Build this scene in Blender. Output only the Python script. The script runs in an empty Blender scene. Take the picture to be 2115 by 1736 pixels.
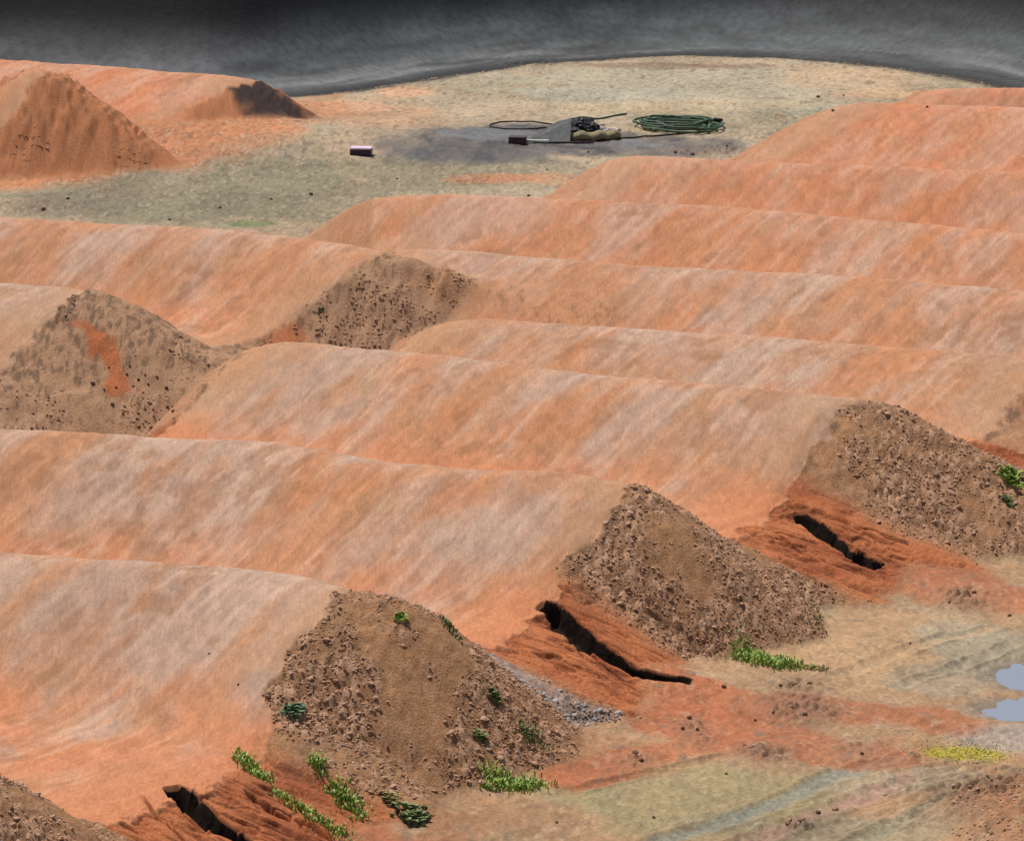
import bpy, math, random
import numpy as np

# ------------------------------------------------------------------ camera, sky, sun, exposure
sc = bpy.context.scene
COL = sc.collection
CAM_H = 12.85                     # metres above the flat ground: seen from a stand
FPX, CX, CY = 8400.0, 1057.5, 868.0   # long lens, in pixels of a 2115 x 1736 picture
TILT = math.atan((868 + 790) / FPX)
cd = bpy.data.cameras.new('camera'); cam = bpy.data.objects.new('camera', cd); COL.objects.link(cam)
cam.location = (0, 0, CAM_H); cam.rotation_euler = (math.pi / 2 - TILT, 0, 0)
cd.sensor_width = 36; cd.sensor_fit = 'HORIZONTAL'; cd.lens = 36 * FPX / 2115
cd.clip_start = 0.5; cd.clip_end = 3000
sc.camera = cam

SUN_EL, SUN_AZ = math.radians(65), math.radians(-38)     # azimuth from +Y towards +X
w = bpy.data.worlds.new('World'); sc.world = w; w.use_nodes = True
nt = w.node_tree; bg = nt.nodes['Background']
sky = nt.nodes.new('ShaderNodeTexSky'); sky.sky_type = 'NISHITA'; sky.sun_disc = False
sky.sun_elevation = SUN_EL; sky.sun_rotation = SUN_AZ; sky.air_density = 1.0; sky.dust_density = 1.6
nt.links.new(sky.outputs[0], bg.inputs[0]); bg.inputs[1].default_value = 0.085
sl = bpy.data.lights.new('sun', 'SUN'); sl.energy = 4.0; sl.angle = math.radians(0.5); sl.color = (1, .955, .89)
so = bpy.data.objects.new('sun', sl); COL.objects.link(so); so.location = (-20, 60, 60)
so.rotation_euler = (math.pi / 2 - SUN_EL, 0, math.pi - SUN_AZ)
vs = sc.view_settings; vs.view_transform = 'Standard'; vs.look = 'None'; vs.exposure = 0.0; vs.gamma = 1; vs.use_curve_mapping = False

rng = np.random.default_rng(7); random.seed(7)

# ------------------------------------------------------------------ small maths
def un(px, py, z=0.0):
    dx = (px - CX) / FPX; dy = (CY - py) / FPX
    dz = -math.sin(TILT) + dy * math.cos(TILT); t = (z - CAM_H) / dz
    return dx * t, (math.cos(TILT) + dy * math.sin(TILT)) * t
def ug(px, py):
    return un(px, py, GLOW if py > 700 else 0.0)
GLOW = -.40                       # the near flat lies lower than the far one
def hash2(ix, iy, seed):
    h = ix.astype(np.int32).view(np.uint32) * np.uint32(374761393) + iy.astype(np.int32).view(np.uint32) * np.uint32(668265263) + np.uint32((seed * 1442695041) & 0xFFFFFFFF)
    h = (h ^ (h >> np.uint32(13))) * np.uint32(1274126177)
    return ((h ^ (h >> np.uint32(16))) & np.uint32(0xFFFFFF)).astype(np.float32) * np.float32(1 / 16777215.0)
def vn(x, y, seed=0):
    fx = np.floor(x); fy = np.floor(y); u = (x - fx).astype(np.float32); v = (y - fy).astype(np.float32)
    fx = fx.astype(np.int32); fy = fy.astype(np.int32)
    u = u * u * u * (u * (u * 6 - 15) + 10); v = v * v * v * (v * (v * 6 - 15) + 10)
    p = hash2(fx, fy, seed); q = hash2(fx, fy + 1, seed)
    p += (hash2(fx + 1, fy, seed) - p) * u; q += (hash2(fx + 1, fy + 1, seed) - q) * u
    return (p + (q - p) * v) * 2 - 1
def fbm(x, y, o=4, seed=0, g=.5):
    s = 0; A = 1.0; t = 0
    for i in range(o):
        s = s + A * vn(x, y, seed + i * 17); t += A; A *= g
        x, y = x * 1.9 + y * .35 + 3.1, y * 1.9 - x * .35 + 7.7
    return s / t
def worley(x, y, seed):
    fx = np.floor(x); fy = np.floor(y); best = np.full(x.shape, 9.0); rid = np.zeros(x.shape)
    for i in (-1, 0, 1):
        for j in (-1, 0, 1):
            cx_, cy_ = fx + i, fy + j
            d = np.hypot(cx_ + hash2(cx_, cy_, seed) - x, cy_ + hash2(cx_, cy_, seed + 5) - y)
            m = d < best; best = np.where(m, d, best); rid = np.where(m, hash2(cx_, cy_, seed + 9), rid)
    return best, rid
def sst(e0, e1, v):
    t = np.clip((v - e0) / (e1 - e0), 0, 1); return t * t * (3 - 2 * t)
def splus(v, s):
    return s * np.logaddexp(0, v / s)
def seg_dist(x, y, pts):
    """distance to a polyline, and the way along it 0..1"""
    best = np.full(x.shape, 1e9); tt = np.zeros(x.shape); n = len(pts) - 1
    for i in range(n):
        (x0, y0), (x1, y1) = pts[i][:2], pts[i + 1][:2]
        L2 = (x1 - x0) ** 2 + (y1 - y0) ** 2 + 1e-9
        t = np.clip(((x - x0) * (x1 - x0) + (y - y0) * (y1 - y0)) / L2, 0, 1)
        d = np.hypot(x - x0 - t * (x1 - x0), y - y0 - t * (y1 - y0))
        m = d < best; best = np.where(m, d, best); tt = np.where(m, (i + t) / n, tt)
    return best, tt

# ------------------------------------------------------------------ the lie of the land
RIDGE = math.radians(-25)
RX, RY = math.cos(RIDGE), math.sin(RIDGE)           # along a roller's crest
NX, NY = -RY, RX                                     # riding direction
def ab(x, y): return x * RX + y * RY, x * NX + y * NY
ZB = 1.0                                             # raised bed of the track
class Roller:
    def __init__(self, lane, px, zc, wf=3.3, wb=2.5, h=None):
        self.lane = lane; P = [ab(*un(p[0], p[1], zc)) for p in px]
        self.a = np.array([p[0] for p in P]); o = np.argsort(self.a)
        self.a = self.a[o]; self.b = np.array([p[1] for p in P])[o]
        self.h = zc - lane['zb']; self.wf, self.wb = wf, wb; self.bm = float(self.b.mean())
    def prof(self, a, b):
        d = b - np.interp(a, self.a, self.b)
        t = np.clip(np.where(d < 0, -d / self.wf, d / self.wb), 0, 1)
        e = .12; t = (np.sqrt(t * t + e * e) - e) / (math.sqrt(1 + e * e) - e)
        return (1 - t) ** 1.4 * .72 + .28 * (.5 + .5 * np.cos(math.pi * t)), d
laneR = dict(zb=.25, k=.74, kl=.62, aR=([30, 36, 42, 48.7, 56, 60, 70], [-21.6, -21.5, -21.35, -20.95, -20.6, -19.6, -19.0]),
             aL=([50, 56, 62, 66, 73, 80, 86, 91, 100], [-31.4, -31.4, -30.2, -33.0, -37.2, -35.2, -34.6, -33.6, -32.0]), b0=29.5, b1=101)
laneL = dict(zb=.20, k=.44, kl=.5, aR=([54, 60.4, 66.5, 72], [-35.7, -35.4, -32.6, -32.4]), aL=([54, 72], [-48, -48]), b0=53, b1=69.5)
laneF = dict(zb=.15, k=.58, kl=.5, aR=([80, 91.5, 97], [-51.2, -50.0, -49.7]), aL=([80, 97], [-66, -66]), b0=70, b1=95)
laneG = dict(zb=.05, k=.60, kl=.55, aR=([80, 90], [-50.9, -50.9]), aL=([80, 90], [-51.5, -51.5]), b0=72, b1=99)
LANES = (laneR, laneL, laneF, laneG)
R = [
    Roller(laneR, [(-60, 1590), (140, 1622)], 1.4),
    Roller(laneR, [(0, 1140), (200, 1157), (450, 1170), (600, 1186), (720, 1218), (850, 1226)], 1.45),
    Roller(laneR, [(0, 883), (300, 904), (560, 914), (800, 955), (1000, 970), (1200, 982), (1310, 996), (1390, 1004)], 1.45),
    Roller(laneR, [(540, 700), (860, 731), (1200, 771), (1720, 820), (1790, 820)], 1.4),
    Roller(laneR, [(930, 657), (1500, 692), (2115, 738)], 1.05),
    Roller(laneR, [(860, 512), (1300, 547), (1700, 567), (2115, 602)], 1.3),
    Roller(laneR, [(690, 397), (1100, 408), (1500, 428), (2115, 482)], 1.35),
    Roller(laneR, [(1240, 317), (1500, 331), (2115, 356)], 1.35),
    Roller(laneR, [(1720, 209), (2115, 222)], 1.55, 5.6, 4.0),
    Roller(laneR, [(1975, 184), (2200, 180)], 1.5, 4.5, 2.5),
    Roller(laneL, [(0, 586), (190, 597)], 1.6, 4.4, 2.6),
    Roller(laneL, [(0, 450), (520, 477), (790, 518)], 1.5, 3.4, 2.6),
    Roller(laneG, [(125, 143), (160, 143)], 2.3, 4.5, 3.4),
    Roller(laneF, [(0, 123), (250, 140), (480, 157)], 1.3, 6.2, 2.4),
]
BERM = [un(p[0], p[1]) for p in [(-500, 178), (0, 190), (300, 204), (480, 208), (620, 205), (760, 181), (900, 153), (1130, 122), (1400, 106), (1650, 112), (1900, 134), (2115, 180), (2300, 235)]]
_bx = np.linspace(-60, 60, 1200)
_by = np.interp(_bx, [p[0] for p in BERM], [p[1] for p in BERM])
_k = np.hanning(91); _k /= _k.sum(); _by = np.convolve(np.pad(_by, 45, mode='edge'), _k, 'valid')
_bp = [( _bx[i], _by[i]) for i in range(300, 900, 12)]
_gx = np.arange(-34, 34.1, .25); _gy = np.arange(85, 165.1, .25); _GX, _GY = np.meshgrid(_gx, _gy)
_d, _ = seg_dist(_GX.ravel(), _GY.ravel(), _bp)
_SG = (_d * np.where(_GY.ravel() > np.interp(_GX.ravel(), _bx, _by), 1, -1)).reshape(_GX.shape)
for _ax, _n in ((1, 25), (0, 9)):                      # round off the crease where the foot turns
    _kk = np.hanning(_n + 2)[1:-1]; _kk /= _kk.sum()
    _SG = np.apply_along_axis(lambda r: np.convolve(np.pad(r, _n // 2, mode='edge'), _kk, 'valid'), _ax, _SG)
def berm_s(x, y):
    s = np.where(y > np.interp(x, _bx, _by), 30.0, -30.0)
    m = (y > 90) & (y < 160) & (np.abs(x) < 29)
    u = (x[m] + 34) / .25; v = (y[m] - 85) / .25; i = u.astype(int); j = v.astype(int); u = u - i; v = v - j
    s[m] = (_SG[j, i] * (1 - u) + _SG[j, i + 1] * u) * (1 - v) + (_SG[j + 1, i] * (1 - u) + _SG[j + 1, i + 1] * u) * v
    return s

def lane_z(L, x, y, wob=True):
    a, b = ab(x, y)
    aR = np.interp(b, *L['aR']); aL = np.interp(b, *L['aL'])
    if wob:
        aR = aR + .22 * fbm(b * .9, a * 0 + 1.5, 3, 11); aL = aL + .25 * fbm(b * .7, a * 0 + 4.5, 3, 12)
    ac = np.clip(a, aL, aR)
    q = np.zeros(x.shape); idx = np.full(x.shape, -1); z = np.zeros(x.shape)
    for i, r in enumerate(R):
        if r.lane is not L: continue
        p, d = r.prof(ac, b); hh = r.h * p
        m = hh > z; z = np.where(m, hh, z); q = np.where(m, p, q)
    # nearest crest decides whose ground it is
    best = np.full(x.shape, 1e9)
    for i, r in enumerate(R):
        if r.lane is not L: continue
        d = np.abs(b - np.interp(ac, r.a, r.b)); m = d < best
        best = np.where(m, d, best); idx = np.where(m, i, idx)
    out = np.maximum(a - aR, aL - a)                  # >0 beyond the edge
    outb = np.maximum(L['b0'] - b, b - L['b1'])
    kk = np.where(a > .5 * (aL + aR), L['k'], np.where(b < 64, L['kl'] * 1.75, L['kl']) if L is laneR else L['kl']) * (1 + .12 * vn(b * .5, a * .3, 31))
    kk = kk * (.48 + .52 * sst(.05, .45, q)) * np.where(a > -26, np.interp(b, [49.5, 54.5, 58, 62], [1, .60, .60, 1]), 1) if L is laneR else kk
    drop = kk * splus(out - .12, .28) + .5 * splus(outb, .4)
    return L['zb'] + z - drop, q, idx, out, outb, a, b
PUD = [(ug(2132, 1388), .62, .42), (ug(2125, 1460), .85, .30)]
MUD = [(1655, 1420, .55, .11), (1638, 1474, .5, .12), (1420, 1498, .28, .10), (1447, 1525, .22, .08), (1310, 1572, .3, .10), (1560, 1552, .35, .08),
       (2000, 1238, .45, .13), (1968, 1244, .3, .08), (1645, 1704, .25, .12), (1700, 1690, .3, .08), (1600, 1560, .3, .07), (1700, 1475, .3, .06),
       (2060, 1662, .5, .1), (1770, 1545, .4, .07), (1990, 1640, .5, .07), (1420, 318, 1.0, .10), (1470, 316, .8, .08), (1505, 309, .7, .10), (1105, 130, 1.2, .06), (1075, 134, .8, .05), (100, 437, .9, .07), (230, 400, 1.2, .06), (60, 425, .7, .06)]
MUDW = [(ug(m[0], m[1]), m[2], m[3]) for m in MUD]
def ground_z(x, y):
    z = .10 * fbm(x * .12, y * .12, 3, 3) + .03 * fbm(x * .8, y * .8, 3, 4)
    z = z + GLOW * (1 - sst(64, 78, y))
    # spoil heap at the near right corner
    hx, hy = ug(2200, 1760)
    z = z + .55 * np.exp(-(((x - hx) / 1.25) ** 2 + ((y - hy) / 2.3) ** 2) ** 1.3)
    for (c, rx, ry) in PUD:
        z = z - .10 * np.exp(-((((x - c[0]) / rx) ** 2 + ((y - c[1]) / (ry * 2.2)) ** 2) ** 1.5)) 
    # low clay fans washed out of the gullies
    for pts, wd, hh in FANS:
        d, t = seg_dist(x, y, pts)
        z = z + hh * (1 - t) * np.exp(-(d / wd) ** 2)
    # gentle rise of the orange dirt beside the far lane
    cx_, cy_ = un(420, 300)
    z = z + .45 * np.exp(-(((x - cx_) / 5.5) ** 2 + ((y - cy_) / 5.) ** 2))
    s = berm_s(x, y)
    z = z - .10 * np.exp(-((s + .1) / .35) ** 2)      # the drain line at the berm's foot
    sc_ = np.clip(s, 0, 4.0)
    z = z + .105 * sc_ ** 2.45 + .25 * np.clip(s - 4.0, 0, 8)
    return z
FANS = [([ug(1330, 1400), ug(1600, 1450), ug(1990, 1490)], .55, .14), ([ug(1830, 1175), ug(1990, 1215), ug(2160, 1240)], .6, .14),
        ([ug(560, 1700), ug(800, 1760), ug(1000, 1800)], .8, .14)]
def base(x, y):
    x = np.asarray(x, float); y = np.asarray(y, float)
    z = ground_z(x, y)
    for L in LANES:
        zl = lane_z(L, x, y)[0]
        z = z + splus(zl - z, .06)
    return z
def hit(px, py):
    """where the line of sight through a picture point meets the land"""
    dx = (px - CX) / FPX; dy = (CY - py) / FPX
    d = np.array([dx, math.cos(TILT) + dy * math.sin(TILT), -math.sin(TILT) + dy * math.cos(TILT)])
    t = np.linspace(34, 150, 2400); x = d[0] * t; y = d[1] * t; z = CAM_H + d[2] * t
    g = base(x, y) - z; k = int(np.argmax(g > 0))
    return float(x[k]), float(y[k]), float(base(x[k:k + 1], y[k:k + 1])[0])

# erosion ruts: centre line (picture points found on the land), half width, depth
RUTS = [
    ([(352, 1622), (372, 1640), (395, 1655), (430, 1690), (480, 1722), (520, 1745)], .18, .30, 1),
    ([(1112, 1250), (1145, 1262), (1190, 1300), (1240, 1340), (1290, 1374), (1345, 1394), (1440, 1410)], .155, .30, 1),
    ([(1642, 1050), (1670, 1072), (1710, 1105), (1750, 1135), (1790, 1155), (1822, 1167)], .18, .30, 1),
    ([(1128, 1275), (1165, 1300), (1200, 1335), (1240, 1368), (1310, 1408)], .055, .14, 0),
    ([(505, 1628), (530, 1650), (560, 1672), (600, 1695)], .06, .16, 0),
    ([(1610, 1152), (1650, 1180), (1700, 1215)], .06, .12, 0),
    ([(1600, 1100), (1640, 1125), (1660, 1135)], .04, .14, 0),
    ([(610, 1690), (650, 1712), (690, 1736)], .06, .14, 0),
    ([(290, 1640), (330, 1690), (380, 1736)], .03, .10, 0),
]
TRACKS = [([ug(*p) for p in q], w_, c_, k_) for q, w_, c_, k_ in (
    (((1280, 1760), (1450, 1705), (1600, 1655), (1720, 1600), (1850, 1570)), .17, (.31, .295, .225), .85),
    (((1440, 1780), (1620, 1700), (1760, 1650), (1880, 1600)), .20, (.44, .265, .185), .8),
    (((1640, 1790), (1800, 1720), (1960, 1650), (2120, 1600)), .16, (.30, .27, .17), .7),
    (((1730, 1400), (1850, 1350), (1960, 1310), (2090, 1285)), .15, (.52, .34, .19), .6),
    (((1850, 1420), (1960, 1380), (2080, 1330)), .13, (.36, .30, .20), .6),
    (((1180, 1640), (1330, 1600), (1500, 1560)), .12, (.36, .20, .10), .5))]
TAIL = [hit(*p)[:2] for p in ((890, 575), (960, 605), (1040, 632), (1140, 652), (1250, 668))]
RUTW = [([hit(*p) for p in r[0]], r[1], r[2], r[3]) for r in RUTS]
def rut_cut(x, y):
    z = np.zeros(x.shape); rut_shade = np.zeros(x.shape); which = np.full(x.shape, -1)
    for i, (pts, hw, dep, main) in enumerate(RUTW):
        x0 = min(p[0] for p in pts) - 1; x1 = max(p[0] for p in pts) + 1; y0 = min(p[1] for p in pts) - 1; y1 = max(p[1] for p in pts) + 1
        m = (x > x0) & (x < x1) & (y > y0) & (y < y1)
        if not m.any(): continue
        xm, ym = x[m], y[m]
        d, t = seg_dist(xm + .035 * fbm(xm * 2.5, ym * 2.5, 2, 41), ym + .05 * fbm(xm * 2.5, ym * 2.5, 2, 42), pts)
        ww = hw * (.55 + .45 * np.sin(np.clip(t, 0, 1) * math.pi) ** .5) * (1 + .18 * vn(t * 7, t * 0 + i, 43))
        e = np.clip(np.minimum(t, 1 - t) * 8, 0, 1)
        c = dep * e * (1 - sst(ww * .50, ww * 1.15, d))
        z[m] = np.minimum(z[m], -c)
        if main:
            inside = (d < ww * .97) & (e > .25); wm = which[m]; wm[inside] = i; which[m] = wm
    return z, which

# ------------------------------------------------------------------ the terrain sheet: a graded grid, finer where the track is near
def graded():
    ys = np.concatenate([1 / np.linspace(1 / 38.0, 1 / 60.0, 600, endpoint=False), 1 / np.linspace(1 / 60.0, 1 / 80.0, 270, endpoint=False), 1 / np.linspace(1 / 80.0, 1 / 104.0, 130, endpoint=False), 1 / np.linspace(1 / 104.0, 1 / 133.0, 170)])
    near = np.linspace(-40, 37.7, 30); far = np.concatenate([np.linspace(133.4, 150, 40), np.geomspace(152, 1500, 24)])
    t = np.linspace(-1.2, 1.2, 720)
    o = 1.2 + np.geomspace(.006, 14, 32)
    return np.concatenate([near, ys, far]), np.concatenate([-o[::-1], t, o])
ys, ts = graded()
hw = np.maximum(ys, 30) * (CX / FPX) * 1.03
X = ts[None, :] * hw[:, None]; Y = np.repeat(ys[:, None], len(ts), 1)
# beyond the dense part let the sheet run wide
wide = np.abs(ts) > 1.2
X[:, wide] = (np.sign(ts[wide]) * (np.abs(ts[wide]) - 1.2))[None, :] * 60 + (np.sign(ts[wide]) * 1.2)[None, :] * hw[:, None]
NR, NC = X.shape

def field(x, y):
    Z0 = ground_z(x, y); z = Z0.copy()
    inside = np.zeros(x.shape); bank = np.zeros(x.shape); Q = np.zeros(x.shape); owner = np.full(x.shape, -1); side = np.zeros(x.shape)
    over = np.zeros(x.shape)
    for L in LANES:
        zl, q, idx, out, outb, a, b = lane_z(L, x, y)
        h = zl - z; z = z + splus(h, .06)
        on = h > -.03
        offs = np.interp(b, [36, 42, 48.7, 56, 62], [.25, .55, .12, .10, .1]) * sst(.15, .4, q) if L is laneR else (.15 if L is laneL else 0.)
        offs = np.where(a > .5 * (np.interp(b, *L['aR']) + np.interp(b, *L['aL'])), offs, 0)
        ins = (1 - sst(-.03, .06, out + offs + .12 * vn(a * 2.3, b * 2.3, 51) + .09 * vn(a * 7, b * 7, 52))) * (1 - sst(-.2, .3, outb)) * sst(-.02, .15, h)
        wj = np.where(L is laneR, on.astype(float), sst(-.28, .10, h + .12 * vn(a * 1.5, b * 1.5, 53) + .06 * vn(a * 6, b * 6, 54)))
        inside = inside * (1 - wj) + np.maximum(ins, 0) * wj if L is not laneR else np.maximum(inside, ins)
        bk = np.maximum(sst(-.02, .10, h), (wj > .3) * wj if L is not laneR else 0) * (1 - ins); bank = bk if L is laneR else bank * (1 - wj) + bk * wj
        Q = np.where(on, q, Q); owner = np.where(on & (h > .0), idx, owner); side = np.where(on, out, side); over = np.where(on, h, over)
    a, b = ab(x, y)
    S = berm_s(x, y); berm = (S > 0) & (inside < .2) & (bank < .2)
    infr = (y > 37.5) & (y < 134) & (np.abs(x) < np.maximum(y, 30) * (CX / FPX) * 1.03 * 1.25)

    dsp, tsp = seg_dist(x, y, TAIL)
    z = z + .30 * (1 - tsp) * np.exp(-(dsp / .55) ** 2) * sst(0, .12, tsp)
    # ---- fine relief
    stony = np.zeros(x.shape)            # share of clods on a bank
    clodrid = np.zeros(x.shape)
    front = np.zeros(x.shape)
    for i in (0, 1, 2, 3): front = np.where((owner == i) & (b < np.interp(np.minimum(a, -20.5), R[i].a, R[i].b)), (.6, .8, -.9, -.9)[i], front)
    gul = bank * (1 - sst(.06 - .05 * front, .26 - .15 * front, Q + (.10 - .05 * front) * fbm(a * .9, b * .9, 3, 61)))     # clay gullies between the ends
    gul = gul * (owner >= 0) * (owner < 4)
    bankm = bank * (1 - gul)
    n1 = fbm(x * .9, y * .9, 3, 71); n2 = fbm(x * 3.2, y * 3.2, 3, 72)
    nearbank = bankm * ((owner >= 0) & (owner <= 3))
    patch = .22 + .78 * sst(-.42, .25, n1 + .5 * n2 + .22 * (1.1 - over))
    nearbank = nearbank * (a > -26)
    stony = nearbank * patch + .75 * bankm * ((owner == 10) | (owner == 11)) * sst(-.15, .25, n1 + .4 * n2) + .35 * bankm * (owner > 11) * sst(-.05, .4, n1)
    dz = np.zeros(x.shape)
    m = (bankm > .05) & infr
    xm, ym = x[m], y[m]
    f1, rd = worley(xm / .095, ym / .15, 81); f2, rd2 = worley(xm / .05, ym / .085, 82)
    c1 = np.sqrt(np.clip(1 - (f1 / .62) ** 2, 0, 1)) * (.25 + .75 * rd); c2 = np.sqrt(np.clip(1 - (f2 / .6) ** 2, 0, 1)) * (.3 + .7 * rd2)
    dz[m] = stony[m] * (.032 * c1 * (rd > .55) + .018 * c2) + bankm[m] * (.05 * fbm(xm * 2.2, ym * 2.2, 4, 83) + .018 * fbm(xm * 9, ym * 9, 3, 84))
    rd_all = np.zeros(x.shape); rd_all[m] = np.where(rd > .45, rd, rd2 * .6) * (c1 > .1)
    cl_all = np.zeros(x.shape); cl_all[m] = np.maximum(c1 * (rd > .45), .7 * c2)
    # rills running down the banks and the clay
    dz += bankm * (owner > 9) * infr * .11 * fbm(x * 1.3, y * 1.1, 3, 95)
    rill = np.abs(fbm(b * 2.6 + .5 * n2, a * .55, 4, 91)); rill2 = np.abs(fbm(b * 6.5, a * 1.1, 3, 92))
    lip = np.exp(-(side / .12) ** 2) * (owner >= 0) * (y < 80)
    dz += lip * infr * .035 * np.clip(fbm(x * 11, y * 6, 3, 93) + .1, 0, 1)
    dz += gul * (-.055 * (1 - sst(0, .16, rill)) - .03 * (1 - sst(0, .2, rill2)) + .03 * n2)
    dz += bankm * (owner == 12) * sst(.3, .9, over) * .075 * np.sin(over * 42 + 3 * n2) * sst(-.3, .3, n1 + .3)
    dz += bankm * -.05 * (1 - sst(0, .12, rill)) * sst(-.1, .3, n1)
    # the ridden surface: almost smooth, drawn out along the riding direction
    dz += inside * (.030 * fbm((a - .17 * b) * 1.1, b * .35, 3, 101) + .010 * fbm((a - .17 * b) * 5, b * 1.4, 3, 102) + .003 * vn(a * 18, b * 9, 103))
    flat = (1 - np.clip(inside + bank, 0, 1)) * (~berm)
    hcm = np.exp(-(((x - ug(2150, 1720)[0]) / 1.0) ** 2 + ((y - ug(2150, 1720)[1]) / 2.2) ** 2) ** 1.5) * (y < 50)
    trk = fbm(x * 1.1 - y * .35, y * .25, 3, 111)
    dz += flat * infr * (.030 * n2 * sst(-.2, .6, n1) + .012 * fbm(x * 9, y * 5, 3, 112) + .022 * trk + .022 * np.clip(fbm(x * 6.5, y * 3.2, 3, 113), -.1, 1))
    for (c, r0, hh) in MUDW:
        mm = (np.abs(x - c[0]) < 2.5 * r0) & (np.abs(y - c[1]) < 5 * r0)
        xx, yy = x[mm], y[mm]; dd = np.hypot(xx - c[0], (yy - c[1]) * .7) / r0
        ff, rr = worley(xx / .10, yy / .16, 121)
        lump = np.exp(-dd ** 2 * 1.6)
        dz[mm] += lump * hh * (.25 + .4 * fbm(xx * 5, yy * 4, 3, 122) + .75 * np.sqrt(np.clip(1 - (ff / .6) ** 2, 0, 1)) * rr)
    for pts, wd, cc, ss in TRACKS:
        d, t = seg_dist(x + .10 * n1, y + .2 * n1, pts)
        dz += flat * infr * np.exp(-(d / wd) ** 2) * (-.03 + .012 * np.sin(t * 190))
        dz += flat * infr * .03 * np.exp(-((d - wd * 1.2) / (.3 * wd)) ** 2) * (.6 + n2)
    # wheel ridges across the near right corner
    hc = ug(2080, 1660); dd = np.hypot((x - hc[0]) / 1.5, (y - hc[1]) / 2.4)
    tyre = np.exp(-dd ** 2) * infr
    dz += tyre * (.035 * np.sin((x * .55 - y * .83) * 26 + 2.5 * n2) * sst(-.4, .2, n1) + .05 * np.clip(n2, -.2, 1))
    cut, rutid = rut_cut(x, y)
    dz += cut
    mh = (hcm > .05)
    fh, rh = worley(x[mh] / .11, y[mh] / .17, 85); dz[mh] += hcm[mh] * (.05 * np.sqrt(np.clip(1 - (fh / .6) ** 2, 0, 1)) * rh + .04 * fbm(x[mh] * 5, y[mh] * 3, 3, 86))
    dz += berm * (.010 * fbm(x * 2, y * 2, 3, 131))
    z = z + dz * np.where(infr, 1, .3)
    P = np.stack([x, y, z], 1)

    # ---- soil colours (the upper berm also has shade painted in)
    def C(*v): return np.array(v)
    def mix(c, col, m): return c * (1 - m[:, None]) + (col if col.ndim == 2 else col[None, :]) * m[:, None]
    def ell(px, py, rx, ry, warp=.5, zz=0., rot=0.):
        cx_, cy_ = ug(px, py); D = math.hypot(cy_, CAM_H); wx = rx * D / FPX; wy = ry * D * D / (FPX * (CAM_H - zz))
        u = (x - cx_); v = (y - cy_); c_, s_ = math.cos(rot), math.sin(rot)
        u, v = (u * c_ + v * s_) / wx, (v * c_ - u * s_) / wy
        r_ = np.hypot(u, v) + warp * (.6 * n1 + .55 * n2w)
        return 1 - sst(.65, 1.15, r_)
    n2w = fbm(x * 1.7, y * .9, 4, 141); n3 = fbm(x * 7, y * 4.2, 3, 142); n0 = fbm(x * .28, y * .16, 3, 143)
    col = np.tile(C(.43, .255, .135), (len(x), 1))
    far = sst(75, 95, y)
    col = mix(col, C(.455, .365, .245), far * .85)
    col = mix(col, C(.28, .245, .145), sst(.0, .5, n0 + .5 * n2w) * .6)
    col = mix(col, C(.50, .33, .195), sst(.05, .55, n2w) * .5)
    def blot(args, c, s=1.):
        nonlocal col
        col = mix(col, C(*c), np.clip(ell(*args) * s, 0, 1))
    GREEN = (.235, .205, .125); GREYG = (.28, .27, .19); BEIGE = (.52, .39, .235)
    blot((430, 400, 430, 70), GREEN, .85); blot((950, 350, 260, 45), GREEN, .65); blot((120, 425, 160, 25), (.20, .19, .13), .6)
    blot((330, 355, 130, 25), (.22, .20, .14), .6)
    blot((760, 250, 170, 45), (.52, .30, .17), .75); blot((700, 225, 130, 16), (.66, .36, .22), .8); blot((330, 275, 330, 85, .3), (.53, .215, .095), .95); blot((80, 350, 260, 45, .35), (.53, .21, .09), .95); blot((600, 240, 150, 40), (.55, .25, .12), .8)
    blot((840, 190, 60, 12), (.68, .38, .22), .8)
    blot((1380, 170, 430, 45), (.42, .37, .26), .7); blot((1250, 200, 200, 22), (.40, .37, .28), .5); blot((1650, 225, 200, 16), (.38, .35, .26), .5)
    blot((1750, 160, 160, 25), (.62, .38, .22), .5); blot((1850, 195, 150, 14), (.62, .37, .20), .6); blot((1390, 135, 230, 7), (.24, .15, .10), .7)
    blot((1350, 222, 430, 14), BEIGE, .6)
    blot((1020, 372, 110, 12), (.50, .21, .10), .8); blot((1140, 372, 60, 14), (.50, .24, .12), .6)
    blot((740, 320, 100, 25), (.50, .34, .22), .6)
    wet = np.clip(ell(1020, 303, 230, 36, .35) + ell(1290, 300, 260, 26, .35) + .8 * ell(920, 325, 170, 28, .4) + ell(1090, 285, 150, 24, .35), 0, 1)
    wst = fbm(x * .7, y * .35, 4, 167, .6)
    wet = np.clip(wet * (1 + .5 * wst), 0, 1)
    col = mix(col, C(.10, .084, .072), wet * (.72 + .28 * sst(-.2, .4, wst)))
    col = mix(col, C(.055, .045, .038), sst(.15, .45, fbm(x * 1.4, y * .5, 4, 168)) * wet * .7)
    col = mix(col, C(.21, .205, .20), np.clip(ell(1020, 285, 120, 16, .6) + .8 * ell(1230, 297, 180, 10, .6), 0, 1) * .75)
    blot((520, 462, 70, 8), (.15, .20, .07), .7); blot((1690, 262, 60, 8), (.22, .30, .10), .5)
    # near flat, right
    blot((1820, 1340, 260, 80), (.48, .295, .155), .8); blot((2020, 1330, 130, 60), (.31, .285, .20), .7); blot((1950, 1400, 120, 40), (.37, .30, .20), .6)
    blot((1400, 1650, 330, 80), (.34, .28, .14), .75); blot((1500, 1690, 100, 20), (.32, .29, .19), .4)
    blot((1780, 1720, 240, 45), (.30, .275, .175), .6); blot((1900, 1610, 180, 30), (.37, .32, .21), .6); blot((2060, 1520, 130, 30), (.42, .34, .28), .8)
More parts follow.
